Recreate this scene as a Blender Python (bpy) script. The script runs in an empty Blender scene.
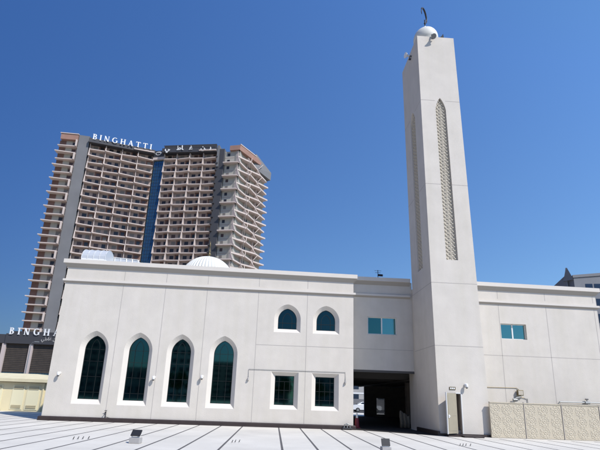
import bpy, bmesh, math, random
from mathutils import Vector, Matrix
R=math.radians; pi=math.pi
SC=bpy.context.scene; COL=SC.collection
random.seed(7)

# ------------------------------------------------------------------ materials
def mat(name, col, rough=.7, metal=0., spec=.5, noise=0., nscale=3., bump=0., bscale=40., alt=None, streak=0., coat=0.):
    m=bpy.data.materials.new(name); m.use_nodes=True; nt=m.node_tree; N=nt.nodes; L=nt.links
    b=N['Principled BSDF']; b.inputs['Roughness'].default_value=rough; b.inputs['Metallic'].default_value=metal
    b.inputs['Specular IOR Level'].default_value=spec; b.inputs['Coat Weight'].default_value=coat
    b.inputs['Base Color'].default_value=(*col,1)
    if noise or bump or streak:
        tc=N.new('ShaderNodeNewGeometry')
    if noise:
        n=N.new('ShaderNodeTexNoise'); n.inputs['Scale'].default_value=nscale; n.inputs['Detail'].default_value=6; n.inputs['Roughness'].default_value=.62
        L.new(tc.outputs['Position'],n.inputs['Vector'])
        r=N.new('ShaderNodeValToRGB'); r.color_ramp.elements[0].position=.3; r.color_ramp.elements[1].position=.72
        a=alt or tuple(c*(1-noise) for c in col)
        r.color_ramp.elements[0].color=(*a,1); r.color_ramp.elements[1].color=(*col,1)
        L.new(n.outputs['Fac'],r.inputs['Fac']); out=r.outputs['Color']
        if streak:
            mp=N.new('ShaderNodeMapping'); mp.inputs['Scale'].default_value=(2.2,2.2,.16)
            L.new(tc.outputs['Position'],mp.inputs['Vector'])
            s=N.new('ShaderNodeTexNoise'); s.inputs['Scale'].default_value=1.0; s.inputs['Detail'].default_value=5
            L.new(mp.outputs['Vector'],s.inputs['Vector'])
            r2=N.new('ShaderNodeValToRGB'); r2.color_ramp.elements[0].position=.32; r2.color_ramp.elements[1].position=.6
            g=1-streak; r2.color_ramp.elements[0].color=(g,g,g*.98,1); r2.color_ramp.elements[1].color=(1,1,1,1)
            L.new(s.outputs['Fac'],r2.inputs['Fac'])
            mx=N.new('ShaderNodeMix'); mx.data_type='RGBA'; mx.blend_type='MULTIPLY'; mx.inputs['Factor'].default_value=1
            L.new(out,mx.inputs['A']); L.new(r2.outputs['Color'],mx.inputs['B']); out=mx.outputs['Result']
        L.new(out,b.inputs['Base Color'])
    if bump:
        n2=N.new('ShaderNodeTexNoise'); n2.inputs['Scale'].default_value=bscale; n2.inputs['Detail'].default_value=3
        L.new(tc.outputs['Position'],n2.inputs['Vector'])
        bp=N.new('ShaderNodeBump'); bp.inputs['Strength'].default_value=bump; bp.inputs['Distance'].default_value=.02
        L.new(n2.outputs['Fac'],bp.inputs['Height']); L.new(bp.outputs['Normal'],b.inputs['Normal'])
    return m

WALL=mat('wall_paint',(.635,.588,.525),.85,0,.25,.10,.9,.35,26,streak=.035)
TRIM=mat('trim_paint',(.645,.60,.54),.8,0,.3,.05,1.3,.15,40)
JOINT=mat('joint_sealant',(.40,.37,.34),.9)
PLINTH=mat('plinth_stone',(.045,.032,.03),.5,0,.4,.3,4)
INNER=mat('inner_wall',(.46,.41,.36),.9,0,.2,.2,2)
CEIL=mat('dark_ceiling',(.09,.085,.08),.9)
PANE=mat('teal_glass',(.05,.135,.13),.04,1.0)
PANE2=mat('deep_teal_glass',(.028,.065,.07),.05,1.0)
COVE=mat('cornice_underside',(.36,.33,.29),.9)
PANED=mat('dark_glass',(.03,.055,.06),.05,.6,.7)
PANEB=mat('blue_glass',(.11,.25,.25),.07,1.0)
MUNT=mat('bronze_muntin',(.014,.016,.016),.5,.3)
ALU=mat('white_aluminium',(.68,.68,.66),.45,.1)
ROOFM=mat('roof_screed',(.55,.53,.5),.9,0,.2,.15,1)
CONC=mat('plaza_concrete',(.655,.62,.555),.9,0,.2,.19,.35,.3,14)
LINE=mat('plaza_line',(.12,.115,.115),.8,0,.2,.2,5)
LATT=mat('lattice_stone',(.60,.55,.46),.85,0,.2,.15,6)
LATTB=mat('lattice_back',(.50,.45,.37),.9)
FENCE=mat('cream_panel',(.575,.51,.395),.85,0,.2,.10,4,.4,60)
FENCEP=mat('cream_relief',(.67,.61,.49),.85,0,.2,.08,8)
DOORM=mat('door_paint',(.31,.275,.205),.6,0,.4,.1,3)
DARK=mat('dark_metal',(.03,.03,.035),.5,.4)
BLACK=mat('black_matt',(.012,.012,.014),.6)
SPK=mat('speaker_grey',(.16,.17,.18),.6)
WHITE=mat('white_paint',(.78,.78,.77),.5,0,.4)
DOME=mat('dome_white',(.68,.675,.62),.6,0,.3,.06,2)
BRASS=mat('aged_brass',(.17,.135,.07),.5,.6)
RED=mat('red_plastic',(.20,.015,.025),.5)
TAN=mat('tan_cloth',(.24,.20,.14),.95,0,.1,.25,9)
STEEL=mat('galvanised_steel',(.26,.27,.27),.5,.5)
POLY=mat('polycarbonate',(.50,.52,.54),.35,.1,.5)
LIVINGB=mat('concrete_block',(.40,.385,.37),.9,0,.2,.15,8,.3,60)
# tower
TW=mat('tower_wall',(.36,.29,.26),.85,0,.2,.18,.15)
TWG=mat('tower_wall_pale',(.42,.40,.35),.85,0,.2,.15,.2)
TBR=mat('tower_brown',(.21,.125,.10),.85,0,.2,.3,.2)
TSL=mat('tower_balcony_render',(.56,.475,.43),.8,0,.2,.08,.2)
TRED=mat('tower_red_cladding',(.36,.215,.17),.8,0,.2,.2,.25)
TGR=mat('tower_grey_cladding',(.17,.17,.175),.6,0,.4,.2,.12)
TDK=mat('tower_dark_panel',(.045,.045,.05),.6)
TWIN=mat('tower_window',(.035,.033,.035),.25,.2)
TWIN2=mat('tower_window_brown',(.075,.045,.035),.3,.1)
TWIN3=mat('tower_window_curtain',(.16,.145,.13),.5)
TBLUE=mat('tower_curtain_glass',(.09,.20,.28),.12,.8)
TMUL=mat('tower_mullion',(.02,.03,.045),.5)
MESHP=mat('podium_mesh',(.075,.060,.048),.7,0,.3,.35,.9)
PIL=mat('pilaster_pink',(.50,.42,.39),.8)
KIOSK=mat('pale_yellow_paint',(.74,.655,.42),.8,0,.3,.07,1.5)
KROOF=mat('pale_yellow_roof',(.66,.60,.41),.85,0,.2,.12,2)
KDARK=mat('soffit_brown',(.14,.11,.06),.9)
LOUV=mat('louvre_buff',(.42,.38,.27),.8)
KDOOR=mat('door_cream',(.74,.69,.47),.7)
SLATE=mat('blue_grey_cladding',(.23,.235,.25),.6,0,.4,.2,.15)
SLATEW=mat('slate_window',(.03,.045,.075),.2,.4)
CARW=mat('car_white',(.75,.76,.77),.25,0,.5,coat=.6)
CARG=mat('car_glass',(.015,.02,.025),.08,.2)
TYRE=mat('tyre_rubber',(.02,.02,.02),.9)
LEAF=mat('leaf_green',(.05,.085,.03),.8,0,.2,.4,3)
BARK=mat('bark_brown',(.15,.11,.08),.9)
ASPH=mat('asphalt',(.085,.082,.08),.9,0,.2,.3,.3)
SANDM=mat('sand_ground',(.42,.38,.32),.95,0,.1,.15,.05,.3,6)
CLAD=mat('distant_render',(.45,.44,.43),.8,0,.2,.2,.1)

# ------------------------------------------------------------------ mesh helpers
class MB:
    def __init__(s): s.v=[]; s.f=[]; s.m=[]; s.mats=[]
    def mi(s,m):
        if m is None: m=s.mats[0] if s.mats else None
        if m not in s.mats: s.mats.append(m)
        return s.mats.index(m)
    def face(s,pts,m=None):
        i=len(s.v); s.v+= [tuple(p) for p in pts]; s.f.append(tuple(range(i,i+len(pts)))); s.m.append(s.mi(m))
    def hexa(s,P,m=None):      # P: 4 bottom, 4 top (same order)
        i=len(s.v); s.v+=[tuple(p) for p in P]; k=s.mi(m)
        for q in ((0,3,2,1),(4,5,6,7),(0,1,5,4),(1,2,6,5),(2,3,7,6),(3,0,4,7)):
            s.f.append(tuple(i+a for a in q)); s.m.append(k)
    def box(s,x0,x1,y0,y1,z0,z1,m=None):
        s.hexa([(x0,y0,z0),(x1,y0,z0),(x1,y1,z0),(x0,y1,z0),(x0,y0,z1),(x1,y0,z1),(x1,y1,z1),(x0,y1,z1)],m)
    def bar(s,a,b,w,h=None,m=None,up=(0,0,1)):   # box beam from a to b
        a=Vector(a);b=Vector(b);h=h or w; d=(b-a).normalized(); u=Vector(up)
        if abs(d.dot(u))>.98: u=Vector((0,1,0))
        r=d.cross(u).normalized()*w/2; t=r.cross(d).normalized()*h/2
        s.hexa([a-r-t,a+r-t,a+r+t,a-r+t,b-r-t,b+r-t,b+r+t,b-r+t],m)
    def tube(s,pts,r,m=None,n=8,close=False):
        pts=[Vector(p) for p in pts]; rs=r if isinstance(r,(list,tuple)) else [r]*len(pts)
        k=s.mi(m); rings=[]
        for j,p in enumerate(pts):
            if close: d=(pts[(j+1)%len(pts)]-pts[j-1]).normalized()
            else: d=(pts[min(j+1,len(pts)-1)]-pts[max(j-1,0)]).normalized()
            u=Vector((0,0,1)) if abs(d.z)<.95 else Vector((0,1,0))
            a=d.cross(u).normalized(); b=a.cross(d).normalized(); i=len(s.v)
            for q in range(n):
                t=2*pi*q/n; s.v.append(tuple(p+(a*math.cos(t)+b*math.sin(t))*rs[j]))
            rings.append(i)
        m_=len(rings)
        for j in range(m_ if close else m_-1):
            A=rings[j];B=rings[(j+1)%m_]
            for q in range(n):
                s.f.append((A+q,A+(q+1)%n,B+(q+1)%n,B+q)); s.m.append(k)
        if not close:
            s.f.append(tuple(rings[0]+q for q in range(n))[::-1]); s.m.append(k)
            s.f.append(tuple(rings[-1]+q for q in range(n))); s.m.append(k)
    def lathe(s,prof,c,m=None,n=32,rib=0,nrib=0):     # prof: (r,z)
        k=s.mi(m); c=Vector(c); rings=[]
        for (r,z) in prof:
            i=len(s.v)
            for q in range(n):
                t=2*pi*q/n; rr=r*(1-rib*abs(math.cos(t*nrib/2))**3) if rib else r
                s.v.append((c.x+rr*math.cos(t),c.y+rr*math.sin(t),c.z+z))
            rings.append(i)
        for A,B in zip(rings,rings[1:]):
            for q in range(n):
                s.f.append((A+q,A+(q+1)%n,B+(q+1)%n,B+q)); s.m.append(k)
        s.f.append(tuple(rings[-1]+q for q in range(n))); s.m.append(k)
        s.f.append(tuple(rings[0]+q for q in range(n))[::-1]); s.m.append(k)
    def build(s,name,m=None,parent=None,smooth=False,xf=None,bevel=0):
        me=bpy.data.meshes.new(name); me.from_pydata([tuple(v) for v in s.v],[],s.f)
        if m is not None and not (s.mats and s.mats[0] is not None): s.mats=[m]
        for q in s.mats: me.materials.append(q if q is not None else m)
        me.polygons.foreach_set('material_index',s.m)
        if smooth: me.polygons.foreach_set('use_smooth',[True]*len(s.f))
        me.update()
        o=bpy.data.objects.new(name,me); COL.objects.link(o)
        bm=bmesh.new(); bm.from_mesh(me); bmesh.ops.recalc_face_normals(bm,faces=bm.faces)
        bm.to_mesh(me); bm.free()
        if bevel:
            bv=o.modifiers.new('b','BEVEL'); bv.width=bevel; bv.segments=2; bv.limit_method='ANGLE'
        if parent is not None: o.parent=parent
        return o
def tag(o,label=None,cat=None,group=None,kind=None):
    if label: o['label']=label
    if cat: o['category']=cat
    if group: o['group']=group
    if kind: o['kind']=kind
    return o
def empty(name,loc=(0,0,0),rz=0):
    o=bpy.data.objects.new(name,None); COL.objects.link(o); o.location=loc; o.rotation_euler=(0,0,rz); o.empty_display_size=.2
    return o
def place(o,root):            # o built in world coordinates; parent to an (already placed) root keeping its world position
    o.parent=root; o.matrix_parent_inverse=Matrix.LocRotScale(root.location,root.rotation_euler,None).inverted(); return o
def copy_tree(o,parent=None):
    c=o.copy(); COL.objects.link(c)
    if parent is not None: c.parent=parent
    for ch in list(o.children): copy_tree(ch,c)
    return c

# ------------------------------------------------------------------ outlines
def arch(xl,xr,z0,zs,za,n=10):
    """pointed arch loop, counter-clockwise seen from the front (x right, z up)"""
    xc=(xl+xr)/2; w=(xr-xl)/2; h=za-zs
    rad=(w*w+h*h)/(2*w)                      # centre on the spring line
    p=[(xl,z0),(xr,z0)]
    cx=xr-rad; a1=math.atan2(h,xc-cx)
    for i in range(n+1):
        t=a1*i/n; p.append((cx+rad*math.cos(t),zs+rad*math.sin(t)))
    cx=xl+rad
    for i in range(1,n+1):
        t=a1*(n-i)/n; p.append((cx-rad*math.cos(t),zs+rad*math.sin(t)))
    return p
def rect(xl,xr,z0,z1): return [(xl,z0),(xr,z0),(xr,z1),(xl,z1)]
def holed(outline,holes,f3,m,parent,name,extra=None):
    """planar face with holes, mapped to 3D by f3(a,b)"""
    bm=bmesh.new(); es=[]
    for lp in [outline]+holes:
        vs=[bm.verts.new(f3(*p)) for p in lp]
        for i in range(len(vs)): es.append(bm.edges.new((vs[i],vs[(i+1)%len(vs)])))
    bmesh.ops.triangle_fill(bm,use_beauty=True,use_dissolve=False,edges=es)
    mb=MB(); mb.mi(m)
    for f in bm.faces: mb.face([v.co.copy() for v in f.verts],m)
    bm.free()
    if extra: extra(mb)
    return mb.build(name,m,parent)

D=28.39; DM=30.2; MF=25.81
TOPS=lambda x: 9.79-.0085*(x-5)
GT=0.03

mosque=empty('mosque',(4,D,0))
tag(mosque,'long two storey off-white mosque hall with pointed arch windows and a dark drive-through passage','mosque')

def window(outer,inner,y0,dep,kind,div=None,glass=PANE,f3=None):
    f3=f3 or (lambda a,b,d:(a,y0+d,b))
    w=MB(); n=len(outer)
    for i in range(n):
        j=(i+1)%n
        w.face([f3(*outer[i],0),f3(*outer[j],0),f3(*inner[j],dep),f3(*inner[i],dep)],TRIM)
    o=place(w.build('window',TRIM),mosque)
    g=MB(); g.face([f3(a,b,dep+.05) for a,b in inner],glass); 
    for i in range(n):                      # inner reveal between splay and glass
        j=(i+1)%n
    g=g.build('pane',glass); g.parent=o; g.matrix_parent_inverse=o.matrix_world.inverted()
    g.matrix_parent_inverse=Matrix.Identity(4)
    fr=MB()
    for i in range(n):
        j=(i+1)%n; a=Vector(f3(*inner[i],dep+.03)); b=Vector(f3(*inner[j],dep+.03))
        if (a-b).length>.001: fr.bar(a,b,.05,.05,MUNT,up=(0,1,0))
    if div: div(fr,f3,dep+.03)
    fr=fr.build('muntin_frame',MUNT); fr.parent=o
    return o
# children of a child built in world coordinates share the mosque's offset: handled by identity inverse below
def fixsub():
    pass

def lancet_div(xl,xr,z0,zs,za):
    def f(mb,f3,d):
        xc=(xl+xr)/2; w=(xr-xl)
        x1=xl+w*.30; x2=xl+w*.70
        for x in (x1,x2): mb.bar(f3(x,z0,d),f3(x,zs+.12,d),.018,.03,MUNT,up=(0,1,0))
        for z in (z0+.42,z0+1.35,z0+2.28,zs+.02): mb.bar(f3(xl,z,d),f3(xr,z,d),.018,.03,MUNT,up=(0,1,0))
        pts=arch(x1,x2,zs,zs+.1,za-.22,5)[2:]
        for a,b in zip(pts,pts[1:]): mb.bar(f3(*a,d),f3(*b,d),.018,.03,MUNT,up=(0,1,0))
    return f
def small_div(xl,xr,z0,zs,za):
    def f(mb,f3,d):
        w=xr-xl; x1=xl+w*.25; x2=xl+w*.75
        pts=arch(x1,x2,z0,zs-.05,za-.3,6)
        pts=pts[1:]+pts[:1]
        for a,b in zip(pts,pts[1:]): mb.bar(f3(*a,d),f3(*b,d),.02,.03,MUNT,up=(0,1,0))
        for z in (z0+.4,): mb.bar(f3(xl,z,d),f3(xr,z,d),.02,.03,MUNT,up=(0,1,0))
    return f
def rect_div(xl,xr,z0,z1):
    def f(mb,f3,d):
        w=xr-xl;h=z1-z0
        for k in (.22,.78): mb.bar(f3(xl+w*k,z0,d),f3(xl+w*k,z1,d),.02,.03,MUNT,up=(0,1,0))
        for k in (.2,.5,.8): mb.bar(f3(xl,z0+h*k,d),f3(xr,z0+h*k,d),.02,.03,MUNT,up=(0,1,0))
        mb.bar(f3(xl+w*.5,z0+h*.2,d),f3(xl+w*.5,z0+h*.8,d),.018,.03,MUNT,up=(0,1,0))
    return f

DP=.24
holes=[]; wins=[]
for gl,gr in ((-11.87,-10.62),(-9.16,-7.93),(-6.53,-5.33),(-3.88,-2.64)):
    oo=arch(gl-.25,gr+.25,.99,4.25,5.40); ii=arch(gl,gr,1.27,4.26,5.12)
    holes.append(oo); wins.append((oo,ii,lancet_div(gl,gr,1.27,4.26,5.12)))
for gl,gr in ((.06,1.27),(2.57,3.79)):
    oo=arch(gl-.25,gr+.25,5.79,6.64,7.63); ii=arch(gl,gr,6.03,6.64,7.38)
    holes.append(oo); wins.append((oo,ii,small_div(gl,gr,6.03,6.64,7.38)))
for gl,gr in ((.04,1.24),(2.59,3.78)):
    oo=rect(gl-.25,gr+.26,1.06,3.30); ii=rect(gl,gr,1.31,3.08)
    holes.append(oo); wins.append((oo,ii,rect_div(gl,gr,1.31,3.08)))

XL,XR=-13.69,4.96
JW=.032
def vjoint(mb,x,y,z0,z1): mb.box(x-JW/2,x+JW/2,y-.004,y+.01,z0,z1,JOINT)
def hjoint(mb,x0,x1,y,z): mb.box(x0,x1,y-.004,y+.01,z-JW/2,z+JW/2,JOINT)
def mainextra(mb):
    for x in (-12.86,-9.9,-7.23,-4.6,-1.25,1.97): pass
    vjoint(mb,-7.3,D,.25,8.38); vjoint(mb,-4.62,D,.25,8.38); vjoint(mb,-10.0,D,.25,8.38)
    vjoint(mb,-1.28,D,.25,8.38); vjoint(mb,1.92,D,.25,8.38)
    hjoint(mb,-1.264,1.904,D,4.945); hjoint(mb,1.936,XR,D,4.955)
    for x in (-10.,-7.3,-4.62,-1.28,1.92): vjoint(mb,x,D,8.72,9.32)
    # side, back
    mb.face([(XL,D,0),(XL,31.2,0),(XL,31.2,9.6),(XL,D,9.6)],WALL); mb.face([(XL,31.2,0),(-10.2,31.2,0),(-10.2,31.2,9.6),(XL,31.2,9.6)],WALL); mb.face([(-10.2,31.2,0),(-10.2,52,0),(-10.2,52,9.6),(-10.2,31.2,9.6)],WALL)
    mb.face([(XR,D,0),(XR,52,0),(XR,52,9.6),(XR,D,9.6)],WALL)
    mb.face([(-10.2,52,0),(XR,52,0),(XR,52,9.6),(-10.2,52,9.6)],WALL)
place(holed(rect(XL,XR,0,9.6),holes,lambda a,b:(a,D,b),WALL,None,'front_wall',mainextra),mosque)
for oo,ii,dv in wins: window(oo,ii,D,DP,'w',dv,PANE2 if oo[0][1]>5 else PANE)

# middle bay above the passage, hall behind it
def midextra(mb):
    hjoint(mb,XR+.003,9.4,DM,5.15)
mholes=[rect(6.27,8.30,6.17,7.38)]
place(holed(rect(XR+.003,9.45,3.75,9.95),mholes,lambda a,b:(a,DM,b),WALL,None,'upper_wall',midextra),mosque)
h=MB()
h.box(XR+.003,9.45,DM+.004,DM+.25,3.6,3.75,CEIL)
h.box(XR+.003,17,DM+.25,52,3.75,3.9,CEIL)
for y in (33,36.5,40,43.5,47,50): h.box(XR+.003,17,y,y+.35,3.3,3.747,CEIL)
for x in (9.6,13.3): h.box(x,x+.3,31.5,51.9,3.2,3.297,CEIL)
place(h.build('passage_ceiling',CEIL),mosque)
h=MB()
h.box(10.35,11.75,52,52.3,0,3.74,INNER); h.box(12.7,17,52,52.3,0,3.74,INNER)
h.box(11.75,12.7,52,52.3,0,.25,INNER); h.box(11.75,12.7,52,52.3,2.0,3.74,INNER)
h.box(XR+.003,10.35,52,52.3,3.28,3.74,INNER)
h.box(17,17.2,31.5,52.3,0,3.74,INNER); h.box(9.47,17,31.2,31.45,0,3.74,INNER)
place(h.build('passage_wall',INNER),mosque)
h=MB()
for i in range(6):
    for j in range(9):
        x=11.75+.95*(i+.5)/6; z=.25+1.75*(j+.5)/9; a=.079; b=.097
        for s in (-1,1):
            h.bar((x-a,52.1,z-s*b),(x+a,52.1,z+s*b),.055,.06,LATT,up=(0,1,0))
place(h.build('lattice_screen',LATT),mosque)
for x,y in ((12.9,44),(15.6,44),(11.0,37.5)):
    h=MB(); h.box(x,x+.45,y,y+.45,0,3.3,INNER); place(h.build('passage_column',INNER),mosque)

# right wing
WR=21.6
def wingextra(mb):
    for x in (14.74,18.02,21.38):
        vjoint(mb,x,D,.25,8.32); vjoint(mb,x,D,8.64,9.2)
    hjoint(mb,12.2,21.364,D,4.87)
    mb.face([(WR,D,0),(WR,52,0),(WR,52,9.45),(WR,D,9.45)],WALL)
    mb.face([(9.45,52,3.9),(WR,52,3.9),(WR,52,9.45),(9.45,52,9.45)],WALL)
    mb.face([(17.2,52,0),(WR,52,0),(WR,52,3.9),(17.2,52,3.9)],WALL)
    mb.face([(9.45,D+.5,0),(9.45,31.4,0),(9.45,31.4,9.45),(9.45,D+.5,9.45)],WALL)
rholes=[rect(14.79,16.52,5.96,6.98)]
place(holed(rect(9.45,WR,0,9.45),rholes,lambda a,b:(a,D,b),WALL,None,'wing_wall',wingextra),mosque)

def slider(x0,x1,z0,z1,y,dep,g1,g2):
    w=MB()
    o=rect(x0,x1,z0,z1)
    for i in range(4):
        j=(i+1)%4
        w.face([(o[i][0],y,o[i][1]),(o[j][0],y,o[j][1]),(o[j][0],y+dep,o[j][1]),(o[i][0],y+dep,o[i][1])],TRIM)
    O=place(w.build('window',TRIM),mosque)
    f=MB(); t=.055; yy=y+dep-.04
    f.box(x0,x1,yy,yy+.05,z0,z0+t,ALU); f.box(x0,x1,yy,yy+.05,z1-t,z1,ALU)
    f.box(x0,x0+t,yy,yy+.05,z0+t,z1-t,ALU); f.box(x1-t,x1,yy,yy+.05,z0+t,z1-t,ALU)
    xm=(x0+x1)/2-.06; f.box(xm,xm+.09,yy-.01,yy+.05,z0+t,z1-t,ALU)
    q=f.build('frame',ALU); q.parent=O
    p=MB(); p.box(x0+t,xm,yy+.02,yy+.03,z0+t,z1-t,g1); q=p.build('pane',g1); q.parent=O
    p=MB(); p.box(xm+.09,x1-t,yy+.015,yy+.025,z0+t,z1-t,g2); q=p.build('pane',g2); q.parent=O
slider(6.27,8.30,6.17,7.38,DM,.14,PANE,PANEB)
slider(14.79,16.52,5.96,6.98,D,.22,PANEB,PANEB)

# cornices, string courses: profile swept along a path in plan; path corners mitred by hand
def course(path,prof,name,m,slope=lambda x:0,endcap=True):
    """path: plan points (x,y) with outward normals computed to the right-hand (front) side; prof: (out,z)"""
    mb=MB(); n=len(path)
    def nrm(a,b):
        dx,dy=b[0]-a[0],b[1]-a[1]; l=math.hypot(dx,dy); return (dy/l,-dx/l)
    cols=[]
    for i,p in enumerate(path):
        if i==0: nn=nrm(path[0],path[1]); k=1
        elif i==n-1: nn=nrm(path[-2],path[-1]); k=1
        else:
            a=nrm(path[i-1],p); b=nrm(p,path[i+1]); k=1/(1+a[0]*b[0]+a[1]*b[1]); nn=(a[0]+b[0],a[1]+b[1])
        cols.append([(p[0]+nn[0]*k*o,p[1]+nn[1]*k*o,z+slope(p[0])) for o,z in prof])
    for A,B in zip(cols,cols[1:]):
        for j in range(len(prof)):
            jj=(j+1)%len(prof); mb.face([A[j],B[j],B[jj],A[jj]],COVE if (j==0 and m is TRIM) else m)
    mb.face(cols[0],m); mb.face(cols[-1][::-1],m)
    return place(mb.build(name,m),mosque)
CP=[(0,9.27),(.20,9.52),(.23,9.53),(.23,9.79),(-.3,9.79),(-.3,9.27)]
SP=[(0,8.33),(.13,8.45),(.13,8.58),(0,8.61)]
sl=lambda x:-.0085*(x-5)
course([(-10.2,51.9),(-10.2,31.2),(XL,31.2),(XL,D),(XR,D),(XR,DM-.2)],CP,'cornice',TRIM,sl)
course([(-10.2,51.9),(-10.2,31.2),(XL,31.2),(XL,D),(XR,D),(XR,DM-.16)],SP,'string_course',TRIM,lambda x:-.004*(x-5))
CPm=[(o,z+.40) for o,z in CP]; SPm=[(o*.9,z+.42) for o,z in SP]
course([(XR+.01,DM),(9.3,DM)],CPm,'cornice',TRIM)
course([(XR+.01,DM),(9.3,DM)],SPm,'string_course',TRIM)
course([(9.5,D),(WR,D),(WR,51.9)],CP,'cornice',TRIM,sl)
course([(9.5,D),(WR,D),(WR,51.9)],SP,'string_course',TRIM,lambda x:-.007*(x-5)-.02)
course([(-10.2,51.9),(-10.2,31.2),(XL,31.2),(XL,D),(XR,D),(XR,DM+.6)],[(0,.003),(.14,.003),(.14,.20),(.10,.25),(0,.25)],'plinth',PLINTH)
course([(12.5,D),(WR,D),(WR,51.9)],[(0,.003),(.14,.003),(.14,.20),(.10,.25),(0,.25)],'plinth',PLINTH)
r=MB(); r.box(XL+.31,XR-.31,D+.31,30.88,9.2,9.3,ROOFM); r.box(-9.88,XR-.31,30.88,51.8,9.2,9.3,ROOFM); r.box(XR-.3,9.45,DM+.31,51.8,9.2,9.31,ROOFM); r.box(9.46,WR-.31,D+.31,51.8,9.05,9.15,ROOFM)
r.box(-10,WR-.25,51.7,51.9,9.0,9.6,WALL)
place(r.build('roof',ROOFM),mosque)

# ribbed dome on the roof
d=MB(); Rr=2.38; prof=[(Rr*1.03,-1.95),(Rr*1.03,-.05),(Rr*1.05,0)]
prof+=[(Rr*math.cos(t*pi/2/14)*1.0,Rr*math.sin(t*pi/2/14)) for t in range(0,14)]+[(.10,Rr*1.0),(.06,Rr+.12)]
d.lathe(prof,(-6.3,38,11.15),DOME,n=192,rib=.035,nrib=48)
dm=place(d.build('dome',DOME,smooth=False),mosque)
f=MB(); f.lathe([(.03,0),(.12,.12),(.16,.2),(.10,.3),(.05,.38),(.12,.48),(.04,.6),(.03,.95),(.07,1.02),(.015,1.45)],(-6.3,38,13.60),BRASS,n=12)
q=f.build('finial',BRASS,smooth=True); q.parent=dm
# barrel skylight and glass rail behind the parapet
skl=MB()
x0,x1=-13.2,-11.65; yc=29.75; rr=.85
N=12
for i in range(N):
    a0=pi*i/N; a1=pi*(i+1)/N
    P=[(yc-rr*math.cos(a0),10.25+rr*.95*math.sin(a0)),(yc-rr*math.cos(a1),10.25+rr*.95*math.sin(a1))]
    skl.face([(x0,P[0][0],P[0][1]),(x1,P[0][0],P[0][1]),(x1,P[1][0],P[1][1]),(x0,P[1][0],P[1][1])],POLY)
for xx in (x0,x1): skl.face([(xx,yc-rr*math.cos(pi*i/N),10.25+rr*.95*math.sin(pi*i/N)) for i in range(N+1)],POLY)
skl.box(x0,x1,yc-rr,yc+rr,9.3,10.25,WHITE)
sk=skl.build('barrel_skylight',POLY); 
rb=MB()
for k in range(5):
    xx=x0+(x1-x0)*k/4
    rb.tube([(xx,yc-(rr+.02)*math.cos(pi*i/N),10.25+(rr*.95+.02)*math.sin(pi*i/N)) for i in range(N+1)],.014,ALU,6)
place(sk,mosque); q=rb.build('rib',ALU); q.parent=sk
lr=MB()
lr.hexa([(-11.6,30.2,9.3),(-9.75,30.2,9.3),(-9.75,31.6,9.3),(-11.6,31.6,9.3),(-11.6,30.5,10.85),(-10.0,30.5,10.75),(-10.0,31.3,10.75),(-11.6,31.3,10.85)],POLY)
sk=place(lr.build('roof_light',POLY),mosque)
rb=MB()
for k in range(5):
    t=k/4; rb.bar((-11.6+t*1.85,30.19,9.3),(-11.6+t*1.6,30.49,10.85-.10*t),.05,.05,ALU)
rb.bar((-11.6,30.49,10.86),(-10,30.49,10.76),.05,.05,ALU)
q=rb.build('rib',ALU); q.parent=sk

def fix_subparts(root):
    # second-level parts were modelled in world coordinates like their parent part
    pass
pl=MB(); 
for x,z in ((-13.04,2.75),(-7.36,2.7),(-4.45,2.94)): pass

# roof aerial
a=MB(); a.tube([(7.2,30.9,9.6),(7.2,30.9,11.0)],.022,DARK); a.bar((7.2,30.9,10.62),(7.5,30.7,10.55),.12,.14,DARK)
a.tube([(6.95,30.9,10.95),(7.45,30.9,10.95)],.012,DARK,6); a.tube([(7.0,30.9,10.8),(7.4,30.9,10.8)],.012,DARK,6)
tag(a.build('roof_aerial',DARK),'thin dark aerial with a small box on the parapet above the passage','aerial')

# ------------------------------------------------------------------ wall fittings on the mosque
def dome_camera(x,z,y,label):
    m=MB(); m.tube([(x,y,z),(x,y-.07,z)],.075,WHITE,12); m.tube([(x,y-.05,z),(x,y-.20,z-.01)],.03,WHITE,8)
    m.lathe([(.075,-.16),(.085,-.08),(.085,0),(.06,.05),(.01,.06)],(x,y-.19,z+.01),WHITE,n=14)
    r=empty('security_camera',(x,y,z)); tag(r,label,'camera','small white cameras on the mosque wall')
    place(m.build('housing',WHITE,smooth=True),r)
    g=MB(); g.lathe([(.01,-.225),(.05,-.205),(.07,-.165),(.07,-.15)],(x,y-.19,z+.01),DARK,n=12); place(g.build('lens_dome',DARK,smooth=True),r)
dome_camera(-13.04,2.75,D,'small white camera on the wall left of the first tall arched window')
dome_camera(-7.36,2.70,D,'small white camera between the second and third tall arched windows')
dome_camera(-4.45,2.86,D,'small white camera between the third and fourth tall arched windows')
dome_camera(11.03,2.82,MF,'small grey-white camera on the minaret above and right of the open door')
# conduit with drops over the two square windows
c=MB(); y=D-.03
c.tube([(-1.62,y,2.85),(-1.62,y,3.40),(4.45,y,3.42),(4.45,y,2.85)],.014,STEEL,6)
r=empty('wall_conduit',(1.4,D,3.4)); tag(r,'thin grey conduit over the two square windows with a hanging lamp at each end','conduit')
place(c.build('pipe',STEEL),r)
for x in (-1.62,4.45):
    l=MB(); l.lathe([(.02,.10),(.05,.06),(.06,-.02),(.075,-.06)],(x,y-.04,2.80),LIVINGB,n=10); place(l.build('lamp_head',LIVINGB),r)
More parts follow.
